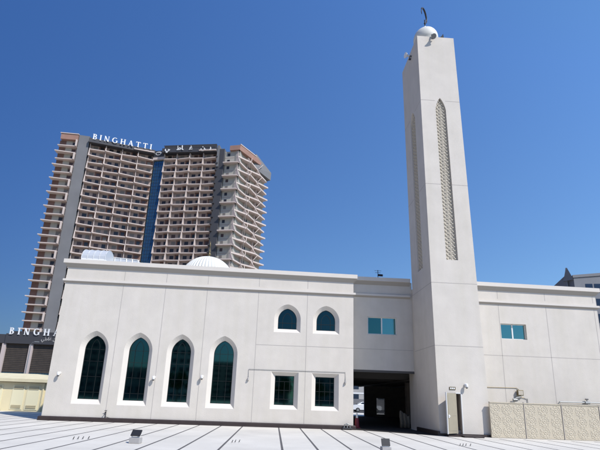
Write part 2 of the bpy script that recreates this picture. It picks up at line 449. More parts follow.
# floodlight low on wall and pipes above fence (right wing)
r=empty('floodlight',(15.6,D,2.55)); tag(r,'square brass-coloured floodlight on the right wing above the patterned fence','floodlight')
c=MB(); c.box(15.42,15.80,D-.20,D-.05,2.38,2.72,BRASS); place(c.build('housing',BRASS,bevel=.015),r)
c=MB(); c.box(15.46,15.76,D-.215,D-.2,2.42,2.68,LATTB); place(c.build('lens',LATTB),r)
c=MB(); c.tube([(12.9,D-.03,2.83),(15.45,D-.03,2.85),(15.6,D-.03,2.74)],.016,BRASS,6); c.tube([(15.3,D-.04,2.3),(15.9,D-.04,2.26)],.016,BRASS,6); c.tube([(15.9,D-.04,2.26),(16.1,D-.04,2.2),(16.12,D-.04,1.6)],.02,STEEL,6)
place(c.build('conduit',BRASS),r)
c=MB(); c.tube([(15.0,D-.15,1.6),(15.02,D-.15,1.98),(15.3,D-.15,2.24),(15.62,D-.15,2.3)],.035,STEEL,8); c.tube([(15.1,D-.15,2.12),(15.36,D-.15,2.12)],.075,STEEL,8)
tag(c.build('pipe_elbow',STEEL),'short bent grey pipe with a valve under the brass floodlight','pipe')
r=empty('water_pipe',(18.4,D,2.05)); tag(r,'straight grey water pipe running right along the wall above the fence','pipe')
c=MB(); c.tube([(18.05,D-.12,1.5),(18.05,D-.12,1.98),(18.15,D-.12,2.08),(21.5,D-.12,2.10)],.04,STEEL,8); place(c.build('pipe',STEEL,smooth=False),r)
c=MB(); c.tube([(19.8,D-.12,2.09),(20.1,D-.12,2.09)],.09,STEEL,10); c.tube([(19.95,D-.12,2.09),(19.95,D-.12,2.3)],.03,STEEL,8); c.tube([(19.95-.1,D-.12,2.3),(19.95+.1,D-.12,2.3)],.035,DARK,8); place(c.build('valve',STEEL),r)
# tap at base of wall between windows 1 and 2
c=MB(); c.tube([(-9.95,D-.05,.25),(-9.95,D-.05,.62)],.02,DARK,6); c.tube([(-9.95,D-.05,.55),(-9.95,D-.2,.58)],.025,DARK,6); c.tube([(-10.02,D-.12,.66),(-9.88,D-.12,.66)],.02,DARK,6); c.tube([(-9.95,D-.2,.58),(-9.98,D-.22,.42)],.018,DARK,6); c.tube([(-9.95,D-.05,.3),(-9.6,D-.05,.22)],.014,DARK,6)
tag(c.build('wall_tap',DARK),'dark garden tap low on the wall between the first and second tall arched windows','tap')

# ------------------------------------------------------------------ minaret
MH=27.30
def cn(x,yb,z):
    """tapered minaret plan: x in 0..1 left-right, yb depth 0..1"""
    t=z/MH
    xl=9.41+(9.12-9.41)*t; xr=12.37+(11.80-12.37)*t
    y0=MF; y1=29.62
    return (xl+(xr-xl)*x, y0+(y1-y0)*yb, z)
mroot=empty('minaret',(10.9,27.7,0)); tag(mroot,'tall square off-white minaret with lattice slots, small white dome and crescent','minaret')
def fmap(a,b,d=0):         # front face: a = fraction across
    p=cn(a,0,b); return (p[0],p[1]+d,p[2])
def lmap(a,b,d=0):         # left face: a = fraction of depth (0 front)
    p=cn(0,a,b); return (p[0]+d,p[1],p[2])
fw0,fw1=.365,.628
def slot(z0,zs,za): 
    A=arch(fw0,fw1,z0,zs,za,5); return A
def farch(a0,a1,z0,zs,za,n=5):
    ac=(a0+a1)/2; p=[(a0,z0),(a1,z0)]
    for i in range(n+1):
        t=i/n; p.append((a1+(ac-a1)*(t**1.25),zs+(za-zs)*(.45*math.sin(t*pi/2)+.55*t)))
    for i in range(1,n+1):
        t=1-i/n; p.append((a0+(ac-a0)*(t**1.25),zs+(za-zs)*(.45*math.sin(t*pi/2)+.55*t)))
    return p
fh=farch(fw0,fw1,10.38,21.25,22.15); lh=farch(.36,.64,10.2,21.4,22.2)
door_h=[(.345,.13),(.465,.13),(.465,2.36),(.345,2.36)]
def mext(mb):
    for z in (21.92,15.55,8.88,5.04):
        for (a0,a1,mp) in ((0,1,fmap),(0,1,lmap)):
            segs=[(a0,a1)]
            if 10.38<z<22.0: segs=[(0,fw0-.003),(fw1+.003,1)] if mp is fmap else [(0,.357),(.643,1)]
            for s0,s1 in segs:
                P=[mp(s0,z-JW/2,-.004),mp(s1,z-JW/2,-.004),mp(s1,z+JW/2,-.004),mp(s0,z+JW/2,-.004)]
                Q=[mp(s0,z-JW/2,.01),mp(s1,z-JW/2,.01),mp(s1,z+JW/2,.01),mp(s0,z+JW/2,.01)]
                mb.hexa(P+Q,JOINT)
    # right, back, left handled apart; top ring
    mb.face([cn(1,0,0),cn(1,1,0),cn(1,1,MH),cn(1,0,MH)],WALL)
    mb.face([cn(0,1,0),cn(1,1,0),cn(1,1,MH),cn(0,1,MH)],WALL)
    mb.face([cn(.06,.06,MH-.7),cn(.94,.06,MH-.7),cn(.94,.94,MH-.7),cn(.06,.94,MH-.7)],ROOFM)
    for (a,b) in (((0,0),(1,0)),((1,0),(1,1)),((1,1),(0,1)),((0,1),(0,0))):
        i=lambda q:(.06+.88*q[0],.06+.88*q[1])
        mb.face([cn(*a,MH),cn(*b,MH),cn(*i(b),MH),cn(*i(a),MH)],WALL)
        mb.face([cn(*i(a),MH),cn(*i(b),MH),cn(*i(b),MH-.7),cn(*i(a),MH-.7)],WALL)
place(holed([(0,0),(1,0),(1,MH),(0,MH)],[fh,door_h],lambda a,b:fmap(a,b),WALL,None,'shaft_wall',mext),mroot)
place(holed([(0,0),(1,0),(1,MH),(0,MH)],[lh],lambda a,b:lmap(a,b),WALL,None,'shaft_wall'),mroot)
def lattice(mp,hl,z0,z1,a0,a1,dep):
    mb=MB(); n=len(hl)
    for i in range(n):
        j=(i+1)%n; mb.face([mp(*hl[i],0),mp(*hl[j],0),mp(*hl[j],dep+.05),mp(*hl[i],dep+.05)],TRIM)
    mb.face([mp(a,b,dep+.05) for a,b in hl],LATTB)
    o=place(mb.build('lattice_recess',TRIM),mroot)
    lt=MB(); st=.26; z=z0; k=0
    ac=(a0+a1)/2
    def P(a,zz,d=dep+.03): return Vector(mp(a,zz,d))
    up=(0,1,0) if mp is fmap else (1,0,0)
    am=(a0+a1)/2
    def lim(zz): 
        if zz<21.3: return a0,a1
        t=min(1,(zz-21.3)/.9); w=(a1-a0)/2*(1-t); return am-w,am+w
    while z<z1-.05:
        zz=min(z+st,z1)
        for (fa,fb) in ((0,.3333),(.3333,.6667),(.6667,1)):
            for s in (0,1):
                l0,r0=lim(z); l1,r1=lim(zz)
                u0=l0+(r0-l0)*(fa if s==0 else fb); u1=l1+(r1-l1)*(fb if s==0 else fa)
                lt.bar(P(u0,z),P(u1,zz),.042,.03,LATT,up=up)
        l,r_=lim(z+st/2)
        for fq in (.1667,.8333):
            c=P(l+(r_-l)*fq,z+st/2,dep-.015); e=.036
            uu=Vector((1,0,0)) if mp is fmap else Vector((0,1,0))
            nn=Vector(up)
            lt.hexa([c-uu*e,c-Vector((0,0,e)),c+uu*e,c+Vector((0,0,e)),c-uu*e-nn*.02,c-Vector((0,0,e))-nn*.02,c+uu*e-nn*.02,c+Vector((0,0,e))-nn*.02],FENCEP)
            c=P(l+(r_-l)*.5,z+st*0,dep-.015)
        if z>z0:
            lt.hexa([c-uu*e,c-Vector((0,0,e)),c+uu*e,c+Vector((0,0,e)),c-uu*e-nn*.02,c-Vector((0,0,e))-nn*.02,c+uu*e-nn*.02,c+Vector((0,0,e))-nn*.02],FENCEP)
        z+=st
    q=lt.build('lattice_grille',LATT); q.parent=o
lattice(fmap,fh,10.38,22.05,fw0,fw1,.10); lattice(lmap,lh,10.2,22.05,.36,.64,.07)
# doorway interior with a few steps
g=MB(); a=lambda q,y,z:(cn(q,0,z)[0],y,z)
xa=cn(.345,0,1)[0]; xb=cn(.465,0,1)[0]
g.box(xa-.1,xa-.001,MF+.01,27.6,.13,2.4,INNER); g.box(xb+.006,xb+.1,MF+.01,27.6,.13,2.4,INNER); g.box(xa-.1,xb+.1,27.6,27.7,.13,2.4,INNER)
g.box(xa,xb,MF+.01,27.6,2.37,2.45,INNER); g.box(xa,xb,MF+.01,27.6,.03,.12,INNER)
for k in range(3): g.box(xa,xb,MF+.35+.28*k,27.6,.13+.17*k,.30+.17*k,LIVINGB)
place(g.build('stair_recess',INNER),mroot)
g=MB(); t=.05
g.box(xb-.045,xb+.004,MF-.02,MF+.1,.13,2.36,ALU); g.box(xa,xb,MF-.02,MF+.1,2.31,2.362,ALU)
fr=place(g.build('door_frame',ALU),mroot)
g=MB(); hx,hy=xa+.01,MF-.03; ex,ey=9.62,25.15
ux=Vector((ex-hx,ey-hy,0)).normalized()
def dbox(mb,s0,s1,z0,z1,t0,t1,m):
    n=Vector((ux.y,-ux.x,0)); P=[]
    for z in (z0,z1):
        for s,tt in ((s0,t0),(s1,t0),(s1,t1),(s0,t1)):
            p=Vector((hx,hy,0))+ux*s+n*tt; P.append((p.x,p.y,z))
    mb.hexa(P,m)
L=(Vector((ex-hx,ey-hy,0))).length
dbox(g,0,L,.16,2.33,-.025,.025,DOORM)
dl=place(g.build('door',DOORM),mroot)
g=MB()
for s in (-1,1):
    dbox(g,L*.10,L*.90,.3,.95,.026*s,.034*s,DOORM); dbox(g,L*.10,L*.90,1.1,2.2,.026*s,.034*s,DOORM)
q=g.build('door_panel',DOORM); q.parent=dl
g=MB(); 
for s in (-1,1): dbox(g,L*.86,L*.93,1.0,1.16,.034*s,.07*s,WHITE); dbox(g,L*.78,L*.92,1.08,1.10,.07*s,.09*s,WHITE)
q=g.build('door_handle',WHITE); q.parent=dl
g=MB(); dbox(g,L-.02,L+.03,.14,2.36,-.03,.03,ALU); q=g.build('edge_strip',ALU); q.parent=dl
g=MB(); g.box(9.38,12.36,MF-.12,MF-.004,.003,.13,PLINTH); g.box(9.25,9.38,MF-.12,29.5,.003,.24,PLINTH); g.box(10.45,11.55,24.95,MF-.125,.004,.085,PLINTH)
g.box(12.385,12.5,MF-.12,28.2,.003,.13,PLINTH)
g.box(9.7,10.45,25.3,MF-.125,.004,.07,PLINTH)
place(g.build('plinth',PLINTH),mroot)
# plate over the door
g=MB(); g.box(10.08,10.44,MF-.03,MF-.004,2.52,2.68,BRASS); sg=place(g.build('door_plate',BRASS),mroot)
g=MB(); 
for k in (0,1,2): g.box(10.12+.1*k,10.19+.1*k,MF-.036,MF-.031,2.56,2.64,WHITE)
q=g.build('plate_marks',WHITE); q.parent=sg
# dome and crescent
g=MB(); dc=(10.42,27.6,0)
prof=[(.95,26.6),(.95,27.0),(.74,27.05),(.74,28.15),(.80,28.2),(.80,28.3)]
for i in range(11):
    t=-.35+(pi/2+.35)*i/11; prof.append((.93*math.cos(t),28.72+.93*math.sin(t)*(1.0)))
prof+=[(.16,29.66),(.12,29.74),(.07,29.95),(.03,30.1)]
g.lathe(prof,dc,DOME,n=40); md=place(g.build('dome',DOME,smooth=True),mroot)
g=MB(); cc=Vector((10.38,27.6,31.05)); ang=R(50); ax=Vector((math.cos(ang),math.sin(ang),0))
g.tube([(10.42,27.6,29.9),(10.42,27.6,30.62)],.05,DARK,8)
g.lathe([(.02,-.1),(.09,0),(.02,.1)],(10.42,27.6,30.3),DARK,n=10)
pts=[];rs=[]
for i in range(19):
    t=R(-60-285*i/18+ (0)); t=R(-80+285*(i/18))
    pts.append(cc+ax*(.52*math.cos(t))+Vector((0,0,.60*math.sin(t)))); rs.append(.02+.05*math.sin(pi*i/18)**.8)
g.tube(pts,rs,DARK,8)
q=g.build('crescent',DARK,smooth=True); q.parent=md
# horn speakers
def horn(loc,direc,label,m,sc=1.):
    r=empty('horn_speaker',loc); tag(r,label,'loudspeaker','horn loudspeakers on the minaret top')
    dd=Vector(direc).normalized(); p=Vector(loc)
    g=MB(); g.tube([p,p+dd*.12*sc,p+dd*.3*sc,p+dd*.42*sc,p+dd*.46*sc],[.05*sc,.07*sc,.14*sc,.25*sc,.27*sc],m,16); place(g.build('horn',m,smooth=False),r)
    g=MB(); g.tube([p-dd*.22*sc,p+dd*.02],[.085*sc,.085*sc],SPK,12); place(g.build('driver',SPK),r)
    g=MB(); g.tube([p,p-Vector((0,0,.35*sc))],.03,DARK,6); g.box(p.x-.08,p.x+.08,p.y-.08,p.y+.08,p.z-.38*sc,p.z-.34*sc,DARK); place(g.build('bracket',DARK),r)
horn((8.98,27.2,26.75),(-1,-.25,-.1),'white horn speaker sticking out from the shaded left face of the minaret',WHITE,.8)
horn((11.15,26.9,28.25),(1,-.5,.1),'grey horn speaker just right of the minaret dome',SPK,.8)
horn((10.2,25.66,27.28),(.05,-.6,-.8),'grey horn speaker in front of the minaret dome facing the plaza',SPK,.7)

# ------------------------------------------------------------------ patterned fence panels
FY=25.5
fx=[12.22,14.22,16.42,18.64,20.86,23.08]
def fence_panel(x0,x1,idx):
    b=MB(); b.box(x0+.012,x1-.012,FY,FY+.10,.02,1.88,FENCE); b.box(x0+.012,x1-.012,FY-.03,FY+.13,1.882,1.93,FENCE)
    pn=b.build('panel',FENCE)
    t=MB(); n=3; nr=3; w=(x1-x0); 
    cols=[x0+w*(i+.5)/3.0 for i in range(3)]
    for ci,cx in enumerate(cols):
        for rz in range(nr):
            cz=1.55-.60*rz; y=FY-.002
            for rad,th in ((.19,.016),(.06,.022)):
                ring=[(cx+rad*math.cos(2*pi*k/16),y,cz+rad*math.sin(2*pi*k/16)) for k in range(16)]
                t.tube(ring,th,FENCEP,5,close=True)
            for k in range(8):
                a=2*pi*k/8+pi/8
                t.bar((cx+.10*math.cos(a),y,cz+.10*math.sin(a)),(cx+.31*math.cos(a),y,cz+.31*math.sin(a)),.018,.024,FENCEP,up=(0,1,0))
            for k in range(8):
                a=2*pi*k/8; b_=2*pi*(k+1)/8
                t.bar((cx+.29*math.cos(a),y,cz+.29*math.sin(a)),(cx+.29*math.cos(b_),y,cz+.29*math.sin(b_)),.018,.024,FENCEP,up=(0,1,0))
    k=0; zz=.10
    while zz<1.84:
        xx=x0+.09+(.045 if k%2 else 0)
        while xx<x1-.07:
            if min(math.hypot(xx-cx,zz-(1.55-.60*r_)) for cx in cols for r_ in range(3))>.215:
                e=.022; t.hexa([(xx-e,FY-.001,zz),(xx,FY-.001,zz-e),(xx+e,FY-.001,zz),(xx,FY-.001,zz+e),(xx-e*.5,FY-.014,zz),(xx,FY-.014,zz-e*.5),(xx+e*.5,FY-.014,zz),(xx,FY-.014,zz+e*.5)],FENCEP)
            xx+=.09
        zz+=.078; k+=1
    # small lattice between rosettes
    for ci in range(4):
        cx=x0+w*ci/3.0
        for rz in range(4):
            cz=1.85-.60*rz
            for dx,dz in ((.12,.12),(.12,-.12),(-.12,.12),(-.12,-.12)):
                if x0+.03<cx+dx<x1-.03 and .05<cz+dz<1.86 :
                    X=cx+dx; Z=cz+dz; e=.04
                    t.hexa([(X-e,FY-.002,Z),(X,FY-.002,Z-e),(X+e,FY-.002,Z),(X,FY-.002,Z+e),(X-e*.5,FY-.02,Z),(X,FY-.02,Z-e*.5),(X+e*.5,FY-.02,Z),(X,FY-.02,Z+e*.5)],FENCEP)
    q=t.build('relief_pattern',FENCEP); q.parent=pn
    return [pn]
fence=empty('patterned_fence',(17,FY,0)); tag(fence,'cream fence of carved rosette panels right of the minaret','fence')
for i in range(4):
    for o in fence_panel(fx[i],fx[i+1],i): place(o,fence)
for i,x in enumerate(fx[1:4]):
    p=MB(); p.box(x-.011,x+.011,FY-.035,FY+.10,.0,1.96,JOINT); place(p.build('post',JOINT),fence)

# ------------------------------------------------------------------ plaza fittings
def ground_flood(x,y,rz,tilt,label,w=.52):
    r=empty('ground_floodlight',(x,y,.006),rz); r.scale=(.74,.74,.74); tag(r,label,'floodlight','floodlights on concrete blocks on the plaza')
    b=MB(); b.box(-w/2,w/2,-.19,.19,.0,.26,LIVINGB); o=b.build('concrete_block',LIVINGB,r,bevel=.012)
    b=MB(); 
    for s in (-1,1): b.bar((s*w*.40,0,.26),(s*w*.40,0,.46),.03,.03,WHITE)
    b.bar((-w*.4,0,.275),(w*.4,0,.275),.03,.03,WHITE); b.build('bracket',WHITE,r)
    h=MB(); c,s=math.cos(tilt),math.sin(tilt)
    def q(a,u,n): return (a,u*c-n*s,.47+u*s+n*c)
    for (A,u0,u1,n0,n1,m) in ((w*.46,-.17,.17,-.03,.03,BLACK),):
        h.hexa([q(-A,u0,n0),q(A,u0,n0),q(A,u1,n0),q(-A,u1,n0),q(-A,u0,n1),q(A,u0,n1),q(A,u1,n1),q(-A,u1,n1)],m)
    for k in range(7):
        a=-w*.38+w*.76*k/6
        h.hexa([q(a-.006,-.14,-.07),q(a+.006,-.14,-.07),q(a+.006,.14,-.07),q(a-.006,.14,-.07),q(a-.006,-.14,-.03),q(a+.006,-.14,-.03),q(a+.006,.14,-.03),q(a-.006,.14,-.03)],BLACK)
    h.build('lamp_head',BLACK,r,bevel=.006)
ground_flood(-4.93,17.45,R(-6),R(48),'black floodlight tilted on a pale concrete block left on the plaza')
ground_flood(4.1,16.75,R(4),R(72),'black floodlight standing upright on a pale block in front of the passage',.45)
def stubs(pts,label):
    m=MB()
    for k,(x,y) in enumerate(pts):
        m.tube([(x,y,GT),(x+.01,y,GT+.05),(x+.035,y,GT+.085)],.014,DARK,6); m.tube([(x,y,GT),(x,y,GT+.015)],.03,DARK,8)
    tag(m.build('floor_bolts',DARK),label,'floor bolts','clusters of dark bolts in the plaza floor')
stubs([(-7.34,17.92),(-7.22,18.03),(-7.08,18.12),(-6.92,18.25)],'four dark bolt stubs in a row at the left of the plaza')
stubs([(-1.53,18.5),(-1.42,18.62),(-1.27,18.7)],'three dark bolt stubs near the middle of the plaza')
stubs([(8.1,19.9),(8.25,19.95),(8.4,20.0),(8.6,20.0)],'four dark bolt stubs near the minaret step')
# cone-like red bollard by the passage corner, cable coil
r=empty('traffic_cone',(5.48,30.0,GT)); tag(r,'dark red traffic cone with white collar in the shade at the passage corner','traffic cone')
c=MB(); c.box(-.2,.2,-.2,.2,0,.04,RED); c.lathe([(.16,.04),(.145,.30),(.12,.55),(.075,.62)],(0,0,0),RED,n=20); c.build('body',RED,r)
c=MB(); c.lathe([(.077,.62),(.055,.88),(.04,.92)],(0,0,0),WHITE,n=20); c.build('collar',WHITE,r)
c=MB(); 
c.tube([(4.35,D-.24,.06),(4.38,D-.24,.3),(4.55,D-.24,.36),(4.72,D-.24,.3),(4.74,D-.24,.06)],.035,STEEL,8); c.tube([(4.25,D-.24,.08),(4.85,D-.24,.08)],.05,DARK,8); c.tube([(4.55,D-.24,.36),(4.55,D-.24,.1)],.03,STEEL,6)
tag(c.build('pipe_manifold',STEEL),'small looped grey pipe fitting on the ground at the right corner of the arched wall','pipe')
c=MB(); random.seed(3)
for k in range(5):
    x=9.05+.13*k-.2; y=31.6+.1*(k%2); hh=1.15-.08*k
    c.tube([(x,y,.03),(x+.01,y,.4),(x-.03,y+.03,.8),(x-.02,y+.06,hh)],[.11,.10,.10,.07],TAN,8)
tag(c.build('rolled_mats',TAN,smooth=True),'tan rolled mats standing in the shaded passage beside the minaret','mats')

# ------------------------------------------------------------------ ground
def sheet(name,x0,x1,y0,y1,z,m,nx=1,ny=1):
    mb=MB()
    mb.face([(x0,y0,z),(x1,y0,z),(x1,y1,z),(x0,y1,z)],m); return tag(mb.build(name,m),kind='structure')
g=MB(); g.mi(SANDM)
g.face([(-3000,-3000,-.12),(3000,-3000,-.12),(3000,3000,-.12),(-3000,3000,-.12)],SANDM)
tag(g.build('ground',SANDM),kind='structure')
g=MB(); g.box(-21.5,27,-14,54,-.115,.0,CONC); tag(g.build('plaza',CONC),kind='structure')
g=MB(); x=-.5-1.27*16
xs=[-.49+1.27*k for k in range(-16,0)]+[.40+1.28*k for k in range(0,21)]
xs=[x for x in xs if x!=xs[15]]
for x in [-20.6,-19.35,-18.1,-16.85,-15.6,-14.35,-13.1,-11.85,-10.58,-9.35,-8.15,-6.85,-5.55,-4.34,-3.05,-1.78,.40,1.69,2.96,4.2,5.55,6.9,8.25,9.6,10.95,12.3,13.65,15.0,16.3,17.6]:
    yb=24.8 if x>12 else (D-.16 if x<5 else (25.4 if x>9.2 else 30.5))
    if x<XL-.2: yb=36
    g.face([(x-.04,-14,.004),(x+.04,-14,.004),(x+.04,yb,.004),(x-.04,yb,.004)],LINE)
tag(g.build('plaza_lines',LINE),kind='structure')
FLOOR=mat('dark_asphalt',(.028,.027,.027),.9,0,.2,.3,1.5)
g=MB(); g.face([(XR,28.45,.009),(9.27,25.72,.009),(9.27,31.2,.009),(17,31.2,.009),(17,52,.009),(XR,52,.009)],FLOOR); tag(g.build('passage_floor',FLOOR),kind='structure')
g=MB(); g.mi(ASPH); g.face([(-60,56,-.11),(90,56,-.11),(90,120,-.11),(-60,120,-.11)],ASPH); tag(g.build('road',ASPH),kind='structure')
sheet('pavement',-60,90,54.2,66.5,-.05,CONC)
g=MB(); g.box(-60,-21.7,30,54,-.115,-.02,CONC); tag(g.build('side_pavement',CONC),kind='structure')

# ------------------------------------------------------------------ pale yellow utility kiosk
r=empty('utility_building',(-22,38,0)); tag(r,'low pale yellow utility building with louvred doors left of the mosque','building')
KX0,KX1=-27.5,-17.6
b=MB(); b.box(KX0,KX1,38,42,.0,2.22,KIOSK); place(b.build('wall',KIOSK),r)
b=MB(); b.box(KX0-.3,KX1+.3,37.6,42.4,2.26,2.50,KROOF)
b.hexa([(KX0-.3,37.6,2.5),(KX1+.3,37.6,2.5),(KX1+.3,42.4,2.5),(KX0-.3,42.4,2.5),(KX0+2,39.2,2.95),(KX1-2.2,39.2,2.95),(KX1-2.2,40.8,2.95),(KX0+2,40.8,2.95)],KROOF)
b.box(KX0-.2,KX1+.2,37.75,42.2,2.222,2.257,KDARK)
place(b.build('roof',KROOF),r)
for i,x in enumerate((-26.6,-24.9,-22.65,-20.9,-19.75)):
    w=.98 if i!=3 else .95
    b=MB(); b.box(x,x+w,37.97,37.998,.12,2.0,KDOOR); dr=place(b.build('door',KDOOR),r)
    for z0 in (.22,1.68):
        b=MB(); b.box(x+.1,x+w-.1,37.955,37.969,z0,z0+.26,LOUV)
        for k in range(4): b.box(x+.1,x+w-.1,37.93,37.954,z0+.02+.065*k,z0+.045+.065*k,KIOSK)
        q=b.build('louvre',LOUV); q.parent=dr
for x in (-22.9,-18.55):
    b=MB(); b.box(x,x+.1,37.93,37.998,0,2.22,KIOSK); place(b.build('pilaster',KIOSK),r)

# ------------------------------------------------------------------ lettering
def stroke_letter(ch):
    """flared roman capitals from quads, unit height; returns polys, width"""
    T=.17; t=.085; S=.055; P=[]
    def vs(x,w=T,z0=0,z1=1): P.append([(x,z0),(x+w,z0),(x+w,z1),(x,z1)])
    def hs(x0,x1,z,w=t): P.append([(x0,z),(x1,z),(x1,z+w),(x0,z+w)])
    def serif(x,w,z): P.append([(x-.07,z),(x+w+.07,z),(x+w+.07,z+S),(x-.07,z+S)])
    def ln(a,b,w): P.append([(a[0],a[1]),(a[0]+w,a[1]),(b[0]+w,b[1]),(b[0],b[1])])
    def arc(cx,cz,rx,rz,a0,a1,wx,wz,n=12):
        for i in range(n):
            u=R(a0+(a1-a0)*i/n); v=R(a0+(a1-a0)*(i+1)/n)
            P.append([(cx+rx*math.cos(u),cz+rz*math.sin(u)),(cx+rx*math.cos(v),cz+rz*math.sin(v)),(cx+(rx-wx)*math.cos(v),cz+(rz-wz)*math.sin(v)),(cx+(rx-wx)*math.cos(u),cz+(rz-wz)*math.sin(u))])
    if ch=='B':
        vs(.07); hs(0,.35,0,S); hs(0,.33,1-S,S); hs(.2,.38,.48,t); hs(.2,.36,0,t); hs(.2,.34,1-t,t)
        arc(.34,.76,.24,.24,-90,90,T,t); arc(.36,.27,.28,.27,-90,90,T,t); w=.66
    elif ch=='I': vs(.07); serif(.07,T,0); serif(.07,T,1-S); w=.31
    elif ch=='N':
        vs(.09,.08); vs(.66,.08); serif(.09,.08,0); serif(.66,.08,1-S); ln((.55,0),(.03,1),.19); w=.83
    elif ch=='G':
        arc(.48,.5,.46,.51,50,330,T,t,20); vs(.68,T,.08,.45); serif(.68,T,.42); w=.93
    elif ch=='H':
        vs(.07); vs(.61); hs(.2,.65,.47); serif(.07,T,0); serif(.61,T,0); serif(.07,T,1-S); serif(.61,T,1-S); w=.85
    elif ch=='A':
        ln((.08,0),(.36,1),.08); ln((.62,0),(.32,1),.18); hs(.2,.66,.30,t); serif(.08,.08,0); serif(.64,.15,0); w=.86
    elif ch=='T':
        vs(.29); hs(.0,.75,1-t,t); serif(.29,T,0); P.append([(0,.78),(.05,.78),(.07,1-t),(0,1-t)]); P.append([(.70,.78),(.75,.78),(.75,1-t),(.68,1-t)]); w=.75
    return P,w
def sign_letters(text,origin,u,h,gap,m,parent,thick=.25,stop=None):
    """u: unit direction along text (x,y); letters stand vertical"""
    x=0
    for ch in text:
        P,w=stroke_letter(ch); mb=MB()
        n=Vector((u[1],-u[0],0))
        for k,pl in enumerate(P):
            e=.004*k
            F=[Vector((origin[0],origin[1],origin[2]))+Vector((u[0],u[1],0))*((x+a)*h)+Vector((0,0,b*h)) for a,b in pl]
            lo=[p-n*e*.2 for p in F]; 
            A=[p+n*(thick+e*.3) for p in F]
            i=len(mb.v); mb.v+=[tuple(p) for p in F]+[tuple(p) for p in A]; kk=mb.mi(m); q=len(F)
            mb.f.append(tuple(i+j for j in range(q))); mb.m.append(kk)
            mb.f.append(tuple(i+q+j for j in range(q))); mb.m.append(kk)
            for j in range(q): mb.f.append((i+j,i+(j+1)%q,i+q+(j+1)%q,i+q+j)); mb.m.append(kk)
        o=mb.build('letter',m); place(o,tower if parent is tower else podium); 
        if parent is not None and parent not in (tower,podium):
            o.parent=parent
        x+=w+gap
    return x*h
def arabic(body,origin,u,h,m,parent,name='letters',space=1.0,thick=.12):
    c=bpy.data.curves.new('tmp','FONT'); c.body=body; c.size=h; c.extrude=thick; c.offset=.018*h; c.space_character=space
    o=bpy.data.objects.new('tmp',c); COL.objects.link(o)
    dg=bpy.context.evaluated_depsgraph_get(); me=bpy.data.meshes.new_from_object(o.evaluated_get(dg))
    bpy.data.objects.remove(o); 
    M=Matrix(((u[0],0,u[1],origin[0]),(u[1],0,-u[0],origin[1]),(0,1,0,origin[2]),(0,0,0,1)))
    me.transform(M); me.materials.clear(); me.materials.append(m)
    for p in me.polygons: p.material_index=0
    q=bpy.data.objects.new(name,me); COL.objects.link(q); return q

# ------------------------------------------------------------------ apartment tower
tower=empty('apartment_tower',(-55,195,0)); tag(tower,'very tall beige apartment tower with zigzag balconies and white roof lettering behind the mosque','tower')
podium=empty('podium_building',(-62,110,0)); tag(podium,'low dark building with mesh panels, pink pilasters and big white letters on its roof','building')
FH=3.36; NF=28; Z0=112.2-FH*NF
wincount=[0]; winstuff=MB()
allwin=[]   # (size priority, MB)
allbal=[]
class Blk:
    def __init__(s,p0,p1,nb,inset=1.6):
        s.p0=Vector((*p0,0)); s.p1=Vector((*p1,0)); d=s.p1-s.p0; s.L=d.length; s.u=d.normalized(); s.n=Vector((s.u.y,-s.u.x,0)); s.nb=nb; s.inset=inset
    def P(s,a,o,z): 
        q=s.p0+s.u*a+s.n*o; return (q.x,q.y,z)
    def bx(s,mb,a0,a1,o0,o1,z0,z1,m):
        mb.hexa([s.P(a0,o1,z0),s.P(a1,o1,z0),s.P(a1,o0,z0),s.P(a0,o0,z0),s.P(a0,o1,z1),s.P(a1,o1,z1),s.P(a1,o0,z1),s.P(a0,o0,z1)],m)
def balcony_floor(B,f,off,finphase=0,sm=TSL,ph=.22,fin=True,ov=(0,0)):
    """one floor's continuous balcony slab with its upstand and fins"""
    z=Z0+f*FH; mb=MB(); w=B.L/B.nb
    for k in range(B.nb):
        oL,oR=off(k,f); a0=k*w; a1=(k+1)*w
        if k==0: a0-=ov[0]
        if k==B.nb-1: a1+=ov[1]
        i=-B.inset
        mb.hexa([B.P(a0,oL,z-.14),B.P(a1,oR,z-.14),B.P(a1,i,z-.14),B.P(a0,i,z-.14),B.P(a0,oL,z+.08),B.P(a1,oR,z+.08),B.P(a1,i,z+.08),B.P(a0,i,z+.08)],sm)
        mb.hexa([B.P(a0,oL+.02,z-.16),B.P(a1,oR+.02,z-.16),B.P(a1,oR-.16,z-.16),B.P(a0,oL-.16,z-.16),B.P(a0,oL+.02,z+ph),B.P(a1,oR+.02,z+ph),B.P(a1,oR-.16,z+ph),B.P(a0,oL-.16,z+ph)],sm)
        if fin and k<B.nb:
            o0=max(oL,off(k-1,f)[1] if k>0 else oL); u=off(k,f+1)[0]; u1=off(k-1,f+1)[1] if k>0 else u
            o1=max(u,u1); t=.16; aa=a0 if k else a0+.2
            zt=z+FH-.14
            # leaning fin only where the edge steps in: staggered bright fins
            if (f+k+finphase)%2==0:
                mb.hexa([B.P(aa-t,o0,z+.1),B.P(aa+t,o0,z+.1),B.P(aa+t,i,z+.1),B.P(aa-t,i,z+.1),B.P(aa-t,o1,zt),B.P(aa+t,o1,zt),B.P(aa+t,i,zt),B.P(aa-t,i,zt)],sm)
            else:
                q0=min(o0,o1)-.1
                mb.hexa([B.P(aa-.1,q0,z+.1),B.P(aa+.1,q0,z+.1),B.P(aa+.1,i,z+.1),B.P(aa-.1,i,z+.1),B.P(aa-.1,q0,zt),B.P(aa+.1,q0,zt),B.P(aa+.1,i,zt),B.P(aa-.1,i,zt)],sm)
    allbal.append((f,mb))
def win(B,a0,a1,z0,z1,prio,dep=0.):
    mb=MB(); i=-B.inset
    B.bx(mb,a0,a1,i+.02,i+.07,z0,z1,random.choice((TWIN,TWIN,TWIN2,TWIN3))); allwin.append((prio,mb))
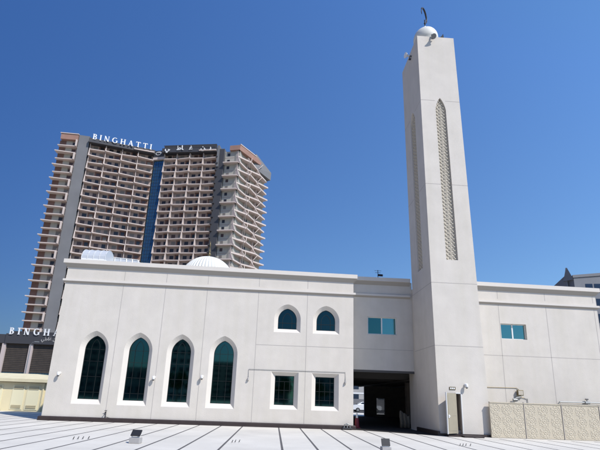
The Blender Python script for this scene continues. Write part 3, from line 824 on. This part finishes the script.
def wallbox(B,z0,z1,m,name='wall',depth=14,i=None,a0=0,a1=None):
    mb=MB(); i=-B.inset if i is None else i; B.bx(mb,a0,B.L if a1 is None else a1,i-depth,i,z0,z1,m); return place(mb.build(name,m),tower)
# left wing
A=Blk((-103.4,184.9),(-95.3,185.4),1,1.5)
offA=lambda k,f: (1.4,.4) if f%2==0 else (.4,.5)
pa=MB(); A.bx(pa,0,A.L,-14.5,-1.5,0,112.2,TW)
for f in range(NF):
    z=Z0+f*FH; balcony_floor(A,f,offA,fin=False,ov=(.35 if f%2==0 else .0,.1 if f%2==0 else .05))
    A.bx(pa,3.0,5.6,-1.5,-1.38,z+.12,z+FH-.14,TWG)
    A.bx(pa,0,2.7,-1.5,-1.42,z+.12,z+FH-.14,TBR)
    win(A,5.75,7.35,z+1.0,z+2.6,200-abs(f-10)); win(A,.7,1.9,z+.9,z+2.6,100-abs(f-10))
    if f%2==1:
        A.bx(pa,7.7,8.3,.2,.95,z-.1,z+FH*.95,TSL)
place(pa.build('wall',TWG),tower)
mb=MB(); A.bx(mb,.6,8.1,-12,.1,112.2,115.0,TRED); A.bx(mb,.3,8.3,-12,.4,115.0,115.35,TSL); place(mb.build('parapet',TRED),tower)
# grey shaft
G=Blk((-95.1,185.8),(-90.6,186.6),1,0); wallbox(G,0,115.2,TGR,'stair_shaft',13)
# block 1, 4 bays, receding to the right
B1=Blk((-90.2,187.0),(-62.7,193.8),4,1.25)
offB=lambda k,f: (1.25,.1) if (f+k)%2==0 else (.4,.7)
# block 2
B2=Blk((-57.6,192.6),(-32.0,188.2),4,1.25)
offB2=lambda k,f: (.1,1.0) if (f+k)%2==0 else (.6,.4)
for B,off,fp in ((B1,offB,0),(B2,offB2,1)):
    w=B.L/B.nb; pb=MB(); B.bx(pb,0,B.L,-15.6,-1.25,0,112.2,TW)
    for f in range(NF):
        z=Z0+f*FH; balcony_floor(B,f,off,fp,ov=(.0,.0))
        for k in range(B.nb):
            s=1 if (f+k)%2 else 0
            pr=40+f*.5
            win(B,k*w+1.2+.3*s,k*w+3.0+.3*s,z+.95,z+2.5,pr); win(B,k*w+4.4,k*w+5.9,z+.2,z+2.6,pr+1)
            if s: B.bx(pb,k*w+3.8,k*w+w-.2,-B.inset,-B.inset+.015,z+.12,z+FH-.14,TBR)
    place(pb.build('wall',TW),tower)
# roof sign bands
for B in (B1,B2):
    mb=MB()
    mb.hexa([B.P(-.4,2.0,111.6),B.P(B.L+.3,1.2,111.6),B.P(B.L+.3,-3,111.6),B.P(-.4,-3,111.6),B.P(-.4,2.0,113.7),B.P(B.L+.3,1.2,113.7),B.P(B.L+.3,-3,113.7),B.P(-.4,-3,113.7)],TDK)
    B.bx(mb,B.L*.68,B.L,1.3,1.9,112.0,112.5,TSL)
    B.bx(mb,0,B.L,(.6 if B is B2 else -1.5),(.7 if B is B2 else -1.3),113.7,(115.6 if B is B2 else 114.6),TDK)
    sgn=place(mb.build('roof_sign',TDK),tower)
    if B is B1:
        n=B.n*1.95+B.u*1.0; L0=B.p0+n
        # total width of the word
        tot=sum(stroke_letter(c)[1] for c in 'BINGHATTI')+.26*8
        hh=(B.L-2.4)/(tot+.14*8)
        x=0
        sign_h=hh
        L0=(L0.x,L0.y,113.1)
        def sl2(text,origin,u,h,gap,m,par,thick):
            x=0
            for ch in text:
                P,w=stroke_letter(ch); mb=MB(); n=Vector((u[1],-u[0],0))
                for k,plg in enumerate(P):
                    e=.003*k
                    F=[Vector(origin)+Vector((u[0],u[1],0))*((x+a)*h)+Vector((0,0,b*h)) for a,b in plg]
                    A_=[p+n*(thick+e) for p in F]; i=len(mb.v); q=len(F); kk=mb.mi(m)
                    mb.v+=[tuple(p) for p in F]+[tuple(p) for p in A_]
                    mb.f.append(tuple(i+j for j in range(q))); mb.m.append(kk)
                    mb.f.append(tuple(i+q+j for j in range(q))); mb.m.append(kk)
                    for j in range(q): mb.f.append((i+j,i+(j+1)%q,i+q+(j+1)%q,i+q+j)); mb.m.append(kk)
                o=mb.build('letter',m); o.parent=par; x+=w+gap
        sl2('BINGHATTI',L0,(B.u.x,B.u.y),hh,.40,WHITE,sgn,.25)
    else:
        o0=B.P(1.5,2.0,113.6)
        for txt,a,hs in (('\uFEF2',1.0,3.2),('\uFEC3\uFE8E',6.8,3.2),('\uFECF',12.8,3.2),('\uFEE6',18.3,3.2),('\uFE91',22.6,3.2)):
            o=B.P(a,2.15-.8*a/B.L,112.6); q=arabic(txt,o,(B.u.x,B.u.y),hs,WHITE,None,'letter'); q.parent=sgn
        mb=MB(); B.bx(mb,0,B.L,1.3,1.45,115.2,115.5,TDK); q=mb.build('letter_bar',WHITE); q.parent=sgn
# glass strip with logo panel
GS=Blk((-62.5,194.6),(-57.8,193.4),1,0); 
gl=wallbox(GS,0,108.9,TBLUE,'curtain_wall',12)
mm=MB()
for k in range(5): GS.bx(mm,GS.L*k/4-.06,GS.L*k/4+.06,.0,.08,Z0,108.9,TMUL)
for f in range(NF*2): GS.bx(mm,0,GS.L,.0,.06,Z0+f*FH/2-.05,Z0+f*FH/2+.05,TMUL)
q=mm.build('mullions',TMUL); q.parent=gl
mb=MB(); GS.bx(mb,-.3,GS.L+.3,-2,1.0,109.0,110.3,TSL); GS.bx(mb,-.3,GS.L+.3,-2,1.1,110.4,113.6,TDK); lp=place(mb.build('logo_panel',TDK),tower)
mb=MB(); pts=[]
for i in range(25):
    t=i/24*2*pi*1.35; rr=1.25*(1-.45*i/24); c0=Vector(GS.P(GS.L/2,1.2,112.0)); pts.append(c0+GS.u*(rr*1.35*math.cos(t))+Vector((0,0,rr*.8*math.sin(t))))
mb.tube(pts,.12,WHITE,6); q=mb.build('logo_swirl',WHITE); q.parent=lp
# dark strip with little ledges
DK=Blk((-31.9,187.8),(-28.4,187.2),1,0); ds=wallbox(DK,0,113.5,TGR,'dark_shaft',12)
mb=MB(); DK.bx(mb,.0,DK.L,.0,.05,0,113.3,TDK)
for f in range(NF): 
    z=Z0+f*FH; DK.bx(mb,-.2,.5 if f%2 else .9,.05,.9,z,z+.5,TDK)
place(mb.build('shaft_cladding',TDK),tower)
DK2=Blk((-31.9,187.3),(-30.9,187.1),1,0); wallbox(DK2,104,115,TGR,'shaft_top',8)
# corner block, front and side
C1=Blk((-28.3,187.0),(-21.2,185.2),1,1.0); C2=Blk((-21.2,185.2),(-8.6,203.6),3,1.6)
mb=MB()
# side body
mb.hexa([C2.P(0,-1.6,0),C2.P(C2.L,-1.6,0),C2.P(C2.L,-12,0),C2.P(0,-6,0),C2.P(0,-1.6,112.2),C2.P(C2.L,-1.6,112.2),C2.P(C2.L,-12,112.2),C2.P(0,-6,112.2)],TWG)
place(mb.build('wall',TWG),tower)
offC1=lambda k,f: (1.2,.9) if f%2==0 else (-.2,-.2)
def offC2(k,f):
    s=(f+k)%2
    if k==0: return (.7,-.6) if s==0 else (-.6,1.3)
    if k==1: return (1.5,-.3) if s==0 else (-.6,1.5)
    return (1.5,.2) if s==0 else (-.2,1.1)
pc=MB(); C1.bx(pc,0,C1.L,-16,-1,0,112.2,TWG)
for f in range(NF):
    z=Z0+f*FH; 
    if f%2==0: balcony_floor(C1,f,offC1,fin=False,sm=TSL,ph=.3)
    balcony_floor(C2,f,offC2,0,sm=TSL,ph=.5)
    win(C1,1.2,2.5,z+.9,z+2.4,20+f); win(C1,4.9,6.2,z+.9,z+2.4,20+f)
    w=C2.L/3
    for k in range(3): win(C2,k*w+1.4,k*w+3.4,z+.9,z+2.6,10+f)
    C1.bx(pc,0.1,7.1,-1.0,-.96,z-.12,z+.12,TW)
    # crossing struts at the far bays
    for k in (1,2):
        o0=offC2(k,f)[0]; o1=offC2(k,f+1)[0]
        allbal[-1][1].bar(C2.P(k*w,max(o0,.2),z+.4),C2.P(k*w+(1.8 if f%2 else -1.8),max(o1,.2),z+FH),.24,.24,TSL)
place(pc.build('wall',TWG),tower)
mb=MB(); C1.bx(mb,2.5,C1.L,-10,.2,112.2,114.6,TRED)
mb.hexa([C2.P(0,.1,112.2),C2.P(C2.L*.95,.1,112.2),C2.P(C2.L,-5,112.2),C2.P(0,-5,112.2),C2.P(0,.3,114.8),C2.P(C2.L*.6,.3,114.8),C2.P(C2.L*.6,-5,114.8),C2.P(0,-5,114.8)],TRED)
C2.bx(mb,0,C2.L*.55,.1,.5,114.8,115.2,TSL)
place(mb.build('parapet',TRED),tower)
mb=MB(); mb.hexa([C2.P(C2.L*.55,-1,109.5),C2.P(C2.L*1.02,2.0,106.5),C2.P(C2.L*1.04,-4,106.5),C2.P(C2.L*.55,-4,109.5),C2.P(C2.L*.62,-1,117.5),C2.P(C2.L*1.02,2.2,110.5),C2.P(C2.L*1.05,-4,110.5),C2.P(C2.L*.62,-4,117.5)],TGR)
place(mb.build('roof_fin',TGR),tower)
mb=MB(); mb.box(-100,-12,200,212,0,111.8,TW); place(mb.build('wall',TW),tower)
# emit balconies and windows as parts
allbal.sort(key=lambda q:-q[0])
def merge(lst):
    m=MB()
    for q in lst:
        o=len(m.v); m.v+=q.v
        for f,mi in zip(q.f,q.m): m.f.append(tuple(o+i for i in f)); m.m.append(m.mi(q.mats[mi]))
    return m
for f,mb in allbal[:100]: place(mb.build('balcony',TSL),tower)
if allbal[100:]: tag(place(merge([q for _,q in allbal[100:]]).build('balcony',TSL),tower),kind='stuff')
allwin.sort(key=lambda q:-q[0])
for p,mb in allwin[:100]: place(mb.build('window',TWIN),tower)
tag(place(merge([q for _,q in allwin[100:]]).build('window',TWIN),tower),kind='stuff')

# ------------------------------------------------------------------ podium building with the lower sign
px0,px1=-63.6,-44.0; PY=110
b=MB(); b.box(px0-20,px1,PY,PY+30,-.1,11.9,MESHP); place(b.build('wall',MESHP),podium)
b=MB(); b.box(px0-20,px0-.6,PY-.5,PY+30,11.9,14.0,TDK); b.box(px0-.6,px1,PY-.7,PY+30,11.9,14.2,TDK)
b.box(px0-.6,px1,PY+.8,PY+29,14.2,15.0,TDK); fas=place(b.build('fascia',TDK),podium)
for x in (-76.5,-70.3,-64.35,-58.1,-51.8):
    b=MB(); b.box(x-.42,x+.42,PY-.45,PY-.003,-.1,11.85,PIL); place(b.build('pilaster',PIL),podium)
b=MB()
for k in range(60):
    x=px0-19+k*.65
    if x<px1: b.box(x,x+.05,PY-.09,PY-.03,3.0,5.3,TMUL)
b.box(px0-20,px1,PY-.06,PY-.03,3.0,3.08,TMUL); b.box(px0-20,px1,PY-.06,PY-.03,5.22,5.3,TMUL)
q=b.build('mullions',TMUL)
b=MB(); b.box(px0-20,px1,PY-.028,PY-.004,3.0,5.3,TBLUE); gz=place(b.build('glazing',TBLUE),podium); q.parent=gz
b=MB()
for k in range(14): b.box(px0-20,px1,PY-.05,PY-.005,5.9+.42*k,5.94+.42*k,TDK)
place(b.build('mesh_rails',TDK),podium)
sl2('BINGHATTI',(px0+.1,PY-.75,14.0),(1,0),1.60,.56,WHITE,fas,.15)
q=arabic('\uFEF2\uFEC3\uFE8E\uFECF \uFEE6\uFE91',(-55.9,PY-.75,12.85),(1,0),1.1,LIVINGB,None,'letter',thick=.03); q.parent=fas

# street lamp between kiosk and podium
r=empty('street_lamp',(-37.2,70,0)); tag(r,'thin grey street lamp rising in front of the dark podium panels','street lamp')
b=MB(); b.tube([(-37.2,70,0),(-37.2,70,8.2)],[.12,.06],STEEL,8); place(b.build('pole',STEEL),r)
b=MB(); b.tube([(-37.2,70,8.15),(-36.9,69.8,8.5),(-36.2,69.5,8.6)],.04,STEEL,6); place(b.build('arm',STEEL),r)
b=MB(); b.box(-36.4,-35.8,69.35,69.6,8.52,8.64,STEEL); place(b.build('lamp_head',STEEL),r)

# ------------------------------------------------------------------ slate building on the right
r=empty('office_building',(75,95,0)); tag(r,'dark blue-grey building with a spike on its roof corner behind the right wing','building')
b=MB(); b.hexa([(64.2,90,0),(95,84,0),(95,120,0),(62.0,101,0),(64.2,90,29.0),(95,84,31.5),(95,120,31),(62.0,101,26.5)],SLATE); place(b.build('wall',SLATE),r)
b=MB(); b.hexa([(62.9,91.6,28.6),(64.1,89.9,28.6),(64.9,91,28.6),(63.6,92.4,28.6),(63.35,90.9,31.5),(63.55,90.8,31.5),(63.6,91.0,31.5),(63.4,91.1,31.5)],SLATE)
b.hexa([(61.9,101,26),(63.3,91.2,26),(63.7,91.3,26),(62.3,101,26),(62.2,99,26.6),(63.3,91.2,29.9),(63.7,91.3,29.9),(62.4,99,26.6)],SLATE)
place(b.build('roof_spike',SLATE),r)
b=MB(); b.hexa([(64.0,89.9,29),(95,83.8,31.5),(95,84.4,31.5),(64.2,90.5,29),(64.0,89.9,29.6),(95,83.8,32.2),(95,84.4,32.2),(64.2,90.5,29.6)],SLATE); place(b.build('parapet',SLATE),r)
S=Blk((64.2,90),(95,84),1,0)
for lv in range(8):
    for k in range(7):
        a=2.2+k*4.0; z=25.6-lv*3.3+ a*.06
        b=MB(); 
        for e in (0,1.75): S.bx(b,a+e,a+e+1.4,.0,.05,z,z+1.9,SLATEW)
        place(b.build('window',SLATEW),r)

# ------------------------------------------------------------------ white car beyond the passage
r=empty('parked_car',(14.4,71,-.05),R(180)); tag(r,'white parked car seen through the left end of the dark passage','car')
def carbody():
    prof=[(-2.2,.35),(-2.25,.75),(-2.1,.98),(-1.5,1.05),(-.95,1.5),(.75,1.52),(1.55,1.1),(2.15,1.0),(2.3,.7),(2.25,.35)]
    b=MB(); n=len(prof)
    hw=lambda z:.88 if z<1.1 else .68
    for i in range(n-1):
        (x0,z0),(x1,z1)=prof[i],prof[i+1]
        b.face([(x0,-hw(z0),z0),(x1,-hw(z1),z1),(x1,hw(z1),z1),(x0,hw(z0),z0)],CARW)
    for s in (-1,1):
        b.face([(prof[i][0],s*.88,prof[i][1]) for i in (0,1,2,3)]+[(prof[6][0],s*.88,prof[6][1]),(prof[7][0],s*.88,prof[7][1]),(prof[8][0],s*.88,prof[8][1]),(prof[9][0],s*.88,prof[9][1])],CARW)
        b.face([(-1.5,s*.88,1.05),(-.95,s*.68,1.5),(.75,s*.68,1.52),(1.55,s*.88,1.1)],CARW)
    b.face([(-2.2,-.88,.35),(2.25,-.88,.35),(2.25,.88,.35),(-2.2,.88,.35)],BLACK)
    return b
carbody().build('body',CARW,r)
for s in (-1,1):
    b=MB(); b.hexa([(-1.25,s*.845,1.1),(1.3,s*.845,1.13),(1.3,s*.86,1.13),(-1.25,s*.86,1.1),(-.88,s*.70,1.44),(.68,s*.70,1.45),(.68,s*.72,1.45),(-.88,s*.72,1.44)],CARG); b.build('side_window',CARG,r)
b=MB(); b.hexa([(.82,-.62,1.48),(.82,.62,1.48),(.84,.62,1.50),(.84,-.62,1.50),(1.5,-.78,1.13),(1.5,.78,1.13),(1.53,.78,1.15),(1.53,-.78,1.15)],CARG); b.build('windscreen',CARG,r)
for x in (-1.4,1.45):
    for s in (-1,1):
        b=MB(); b.tube([(x,s*.72,.32),(x,s*.9,.32)],.33,TYRE,20); w=b.build('wheel',TYRE,r)
        b=MB(); b.tube([(x,s*.88,.32),(x,s*.915,.32)],.2,STEEL,14); q=b.build('rim',STEEL,w)
c2=copy_tree(r); c2.location=(9.0,71.5,-.05); tag(c2,'white parked car mostly hidden behind the mosque wall corner','car'); 
for o in (r,c2): o['group']='white cars parked beyond the passage'

# far things beyond the passage
r=empty('far_building',(22,130,0)); tag(r,'pale grey low block with blue windows far beyond the passage','building')
b=MB(); b.box(5,60,128,145,-.1,13,CLAD); place(b.build('wall',CLAD),r)
for lv in range(4):
    for k in range(14):
        b=MB(); x=6.5+k*3.8; b.box(x,x+2.2,127.95,127.998,1.6+lv*3,3.2+lv*3,SLATEW); place(b.build('window',SLATEW),r)
r=empty('parking_canopy',(16,84,0)); tag(r,'white flat parking canopy on thin posts behind the parked white car','canopy')
b=MB(); b.box(3,32,81,87,2.75,3.0,WHITE); place(b.build('canopy_roof',WHITE),r)
for x in (4,11,18,25,31):
    b=MB(); b.tube([(x,86,-.1),(x,86,2.75)],.09,DARK,8); place(b.build('post',DARK),r)
b=MB(); b.box(3,32,90,90.2,-.1,1.9,SLATE); tag(b.build('boundary_wall',SLATE),'dark low wall behind the white parking canopy','wall')

# ------------------------------------------------------------------ things behind the viewpoint, seen in the glass
def refl_building(x,y,w,d,h,m,label,nf,nw,name='city_building'):
    r=empty(name,(x,y,0)); tag(r,label,'building')
    b=MB(); b.box(x-w/2,x+w/2,y-d,y,-.1,h,m); b.box(x-w/2-.2,x+w/2+.2,y-d-.2,y+.2,h,h+.5,m); place(b.build('wall',m),r)
    fh=h/nf
    for f in range(nf):
        b=MB()
        for k in range(nw):
            xx=x-w/2+w*(k+.2)/nw; b.box(xx,xx+w*.6/nw,y+.003,y+.06,f*fh+fh*.3,f*fh+fh*.8,SLATEW)
        place(b.build('window_band',SLATEW),r)
refl_building(-30,-75,12,14,24,CLAD,'grey mid-rise block with rows of windows behind the viewpoint, furthest left',10,6)
refl_building(-8,-95,26,15,12,TW,'beige mid-rise block with rows of windows behind the viewpoint',7,7)
refl_building(22,-85,26,15,10,SLATE,'dark slate block with rows of windows behind the viewpoint, on the right',5,7)
refl_building(-58,-90,14,14,34,TW,'tall beige block with rows of windows behind the viewpoint',14,5)
refl_building(-43,-82,12,12,8.5,INNER,'low brown block with rows of windows behind the viewpoint',2,5)
refl_building(52,-100,18,15,20,CLAD,'grey block with rows of windows behind the viewpoint, furthest right',8,6)
random.seed(11)
def tree(x,y,h,label):
    r=empty('shade_tree',(x,y,-.1)); tag(r,label,'tree','trees behind the viewpoint')
    b=MB(); b.tube([(0,0,0),(.1,.05,h*.3),(.0,.1,h*.55)],[.2,.15,.08],BARK,8)
    for k in range(5):
        a=k*1.26; b.tube([(.05,.05,h*.4),(math.cos(a)*h*.15,math.sin(a)*h*.15,h*.6),(math.cos(a)*h*.24,math.sin(a)*h*.24,h*.75)],[.09,.06,.02],BARK,6)
    b.build('trunk',BARK,r)
    c=MB()
    cl=[(random.gauss(0,.16)*h,random.gauss(0,.16)*h,h*(.68+random.uniform(-.16,.22)),h*random.uniform(.08,.15)) for _ in range(22)]
    for (cx,cy_,cz,cr) in cl:
        for _ in range(70):
            v=Vector((random.gauss(0,1),random.gauss(0,1),random.gauss(0,1))).normalized()*cr*random.uniform(.5,1.05)
            p=Vector((cx,cy_,cz))+v; s=h*.022; u=Vector((random.uniform(-1,1),random.uniform(-1,1),random.uniform(-1,1))).normalized(); w=u.cross(Vector((random.uniform(-1,1),random.uniform(-1,1),random.uniform(-1,1)))).normalized()
            c.face([p-u*s,p+w*s,p+u*s*1.2,p-w*s],LEAF)
    c.build('crown',LEAF,r)
for i,(x,y,h) in enumerate([(-18,-29,6),(-7,-30,5),(2,-29.5,5.5),(9,-30,5),(19,-29,6.5)]):
    tree(x,y,h,['bushy tree behind the viewpoint, leftmost of five','second bushy tree from the left behind the viewpoint','middle bushy tree of the five behind the viewpoint','fourth bushy tree from the left behind the viewpoint','bushy tree behind the viewpoint, rightmost of five'][i])

# ------------------------------------------------------------------ light, sky, camera
EL,AZ=R(47),R(45)     # sun from the right, behind the camera
sd=Vector((math.sin(AZ)*math.cos(EL),-math.cos(AZ)*math.cos(EL),math.sin(EL)))
s=bpy.data.lights.new('sun','SUN'); s.energy=4.9; s.angle=R(.53); s.color=(1,.955,.90)
so=bpy.data.objects.new('sun',s); COL.objects.link(so); so.rotation_euler=(-sd).to_track_quat('-Z','Y').to_euler(); so.location=(30,-30,60)
W=bpy.data.worlds.new('World'); SC.world=W; W.use_nodes=True; nt=W.node_tree; bg=nt.nodes['Background']
sky=nt.nodes.new('ShaderNodeTexSky'); sky.sky_type='NISHITA'; sky.sun_disc=False; sky.sun_elevation=EL; sky.sun_rotation=R(135)
sky.air_density=1.0; sky.dust_density=.2; sky.ozone_density=3.0; sky.altitude=0
# clear Gulf sky: a little deeper away from the sun's side, brighter towards it
N=nt.nodes; LK=nt.links
tc=N.new('ShaderNodeTexCoord'); nv=N.new('ShaderNodeVectorMath'); nv.operation='NORMALIZE'; LK.new(tc.outputs['Generated'],nv.inputs[0])
cb=N.new('ShaderNodeCombineColor')
for ch,(a,bx_,cz_) in zip(('Red','Green','Blue'),((.46,.54,.40),(.54,.62,.80),(.60,.60,1.35))):
    dt=N.new('ShaderNodeVectorMath'); dt.operation='DOT_PRODUCT'; dt.inputs[1].default_value=(bx_,0,cz_); LK.new(nv.outputs[0],dt.inputs[0])
    ad=N.new('ShaderNodeMath'); ad.operation='ADD'; ad.inputs[1].default_value=a; LK.new(dt.outputs['Value'],ad.inputs[0])
    cl=N.new('ShaderNodeClamp'); cl.inputs['Min'].default_value=.2; cl.inputs['Max'].default_value=1.7; LK.new(ad.outputs[0],cl.inputs['Value']); LK.new(cl.outputs[0],cb.inputs[ch])
mx=N.new('ShaderNodeMix'); mx.data_type='RGBA'; mx.blend_type='MULTIPLY'; mx.inputs['Factor'].default_value=1
LK.new(sky.outputs['Color'],mx.inputs['A']); LK.new(cb.outputs[0],mx.inputs['B']); LK.new(mx.outputs['Result'],bg.inputs['Color']); bg.inputs['Strength'].default_value=.13
cd=bpy.data.cameras.new('camera'); co=bpy.data.objects.new('camera',cd); COL.objects.link(co); SC.camera=co
f_,pt,ro,ya=443.15,.2695,.0347,.0483
cy,sy=math.cos(ya),math.sin(ya); fw=Vector((sy,cy,0)); rt=Vector((cy,-sy,0)); up=Vector((0,0,1))
cp,sp=math.cos(pt),math.sin(pt); F=fw*cp+up*sp; U=up*cp-fw*sp
cr,sr=math.cos(ro),math.sin(ro); RR=rt*cr+U*sr; UU=U*cr-rt*sr
M=Matrix(((RR.x,UU.x,-F.x,0),(RR.y,UU.y,-F.y,0),(RR.z,UU.z,-F.z,1.8),(0,0,0,1)))
co.matrix_world=M
cd.sensor_width=36; cd.lens=36*f_/600; cd.shift_y=50/600; cd.clip_end=8000; cd.clip_start=.1
SC.view_settings.view_transform='Standard'; SC.view_settings.look='None'; SC.view_settings.exposure=0; SC.view_settings.gamma=1
SC.view_settings.use_curve_mapping=False
SC.cycles.use_denoising=True; SC.cycles.max_bounces=8
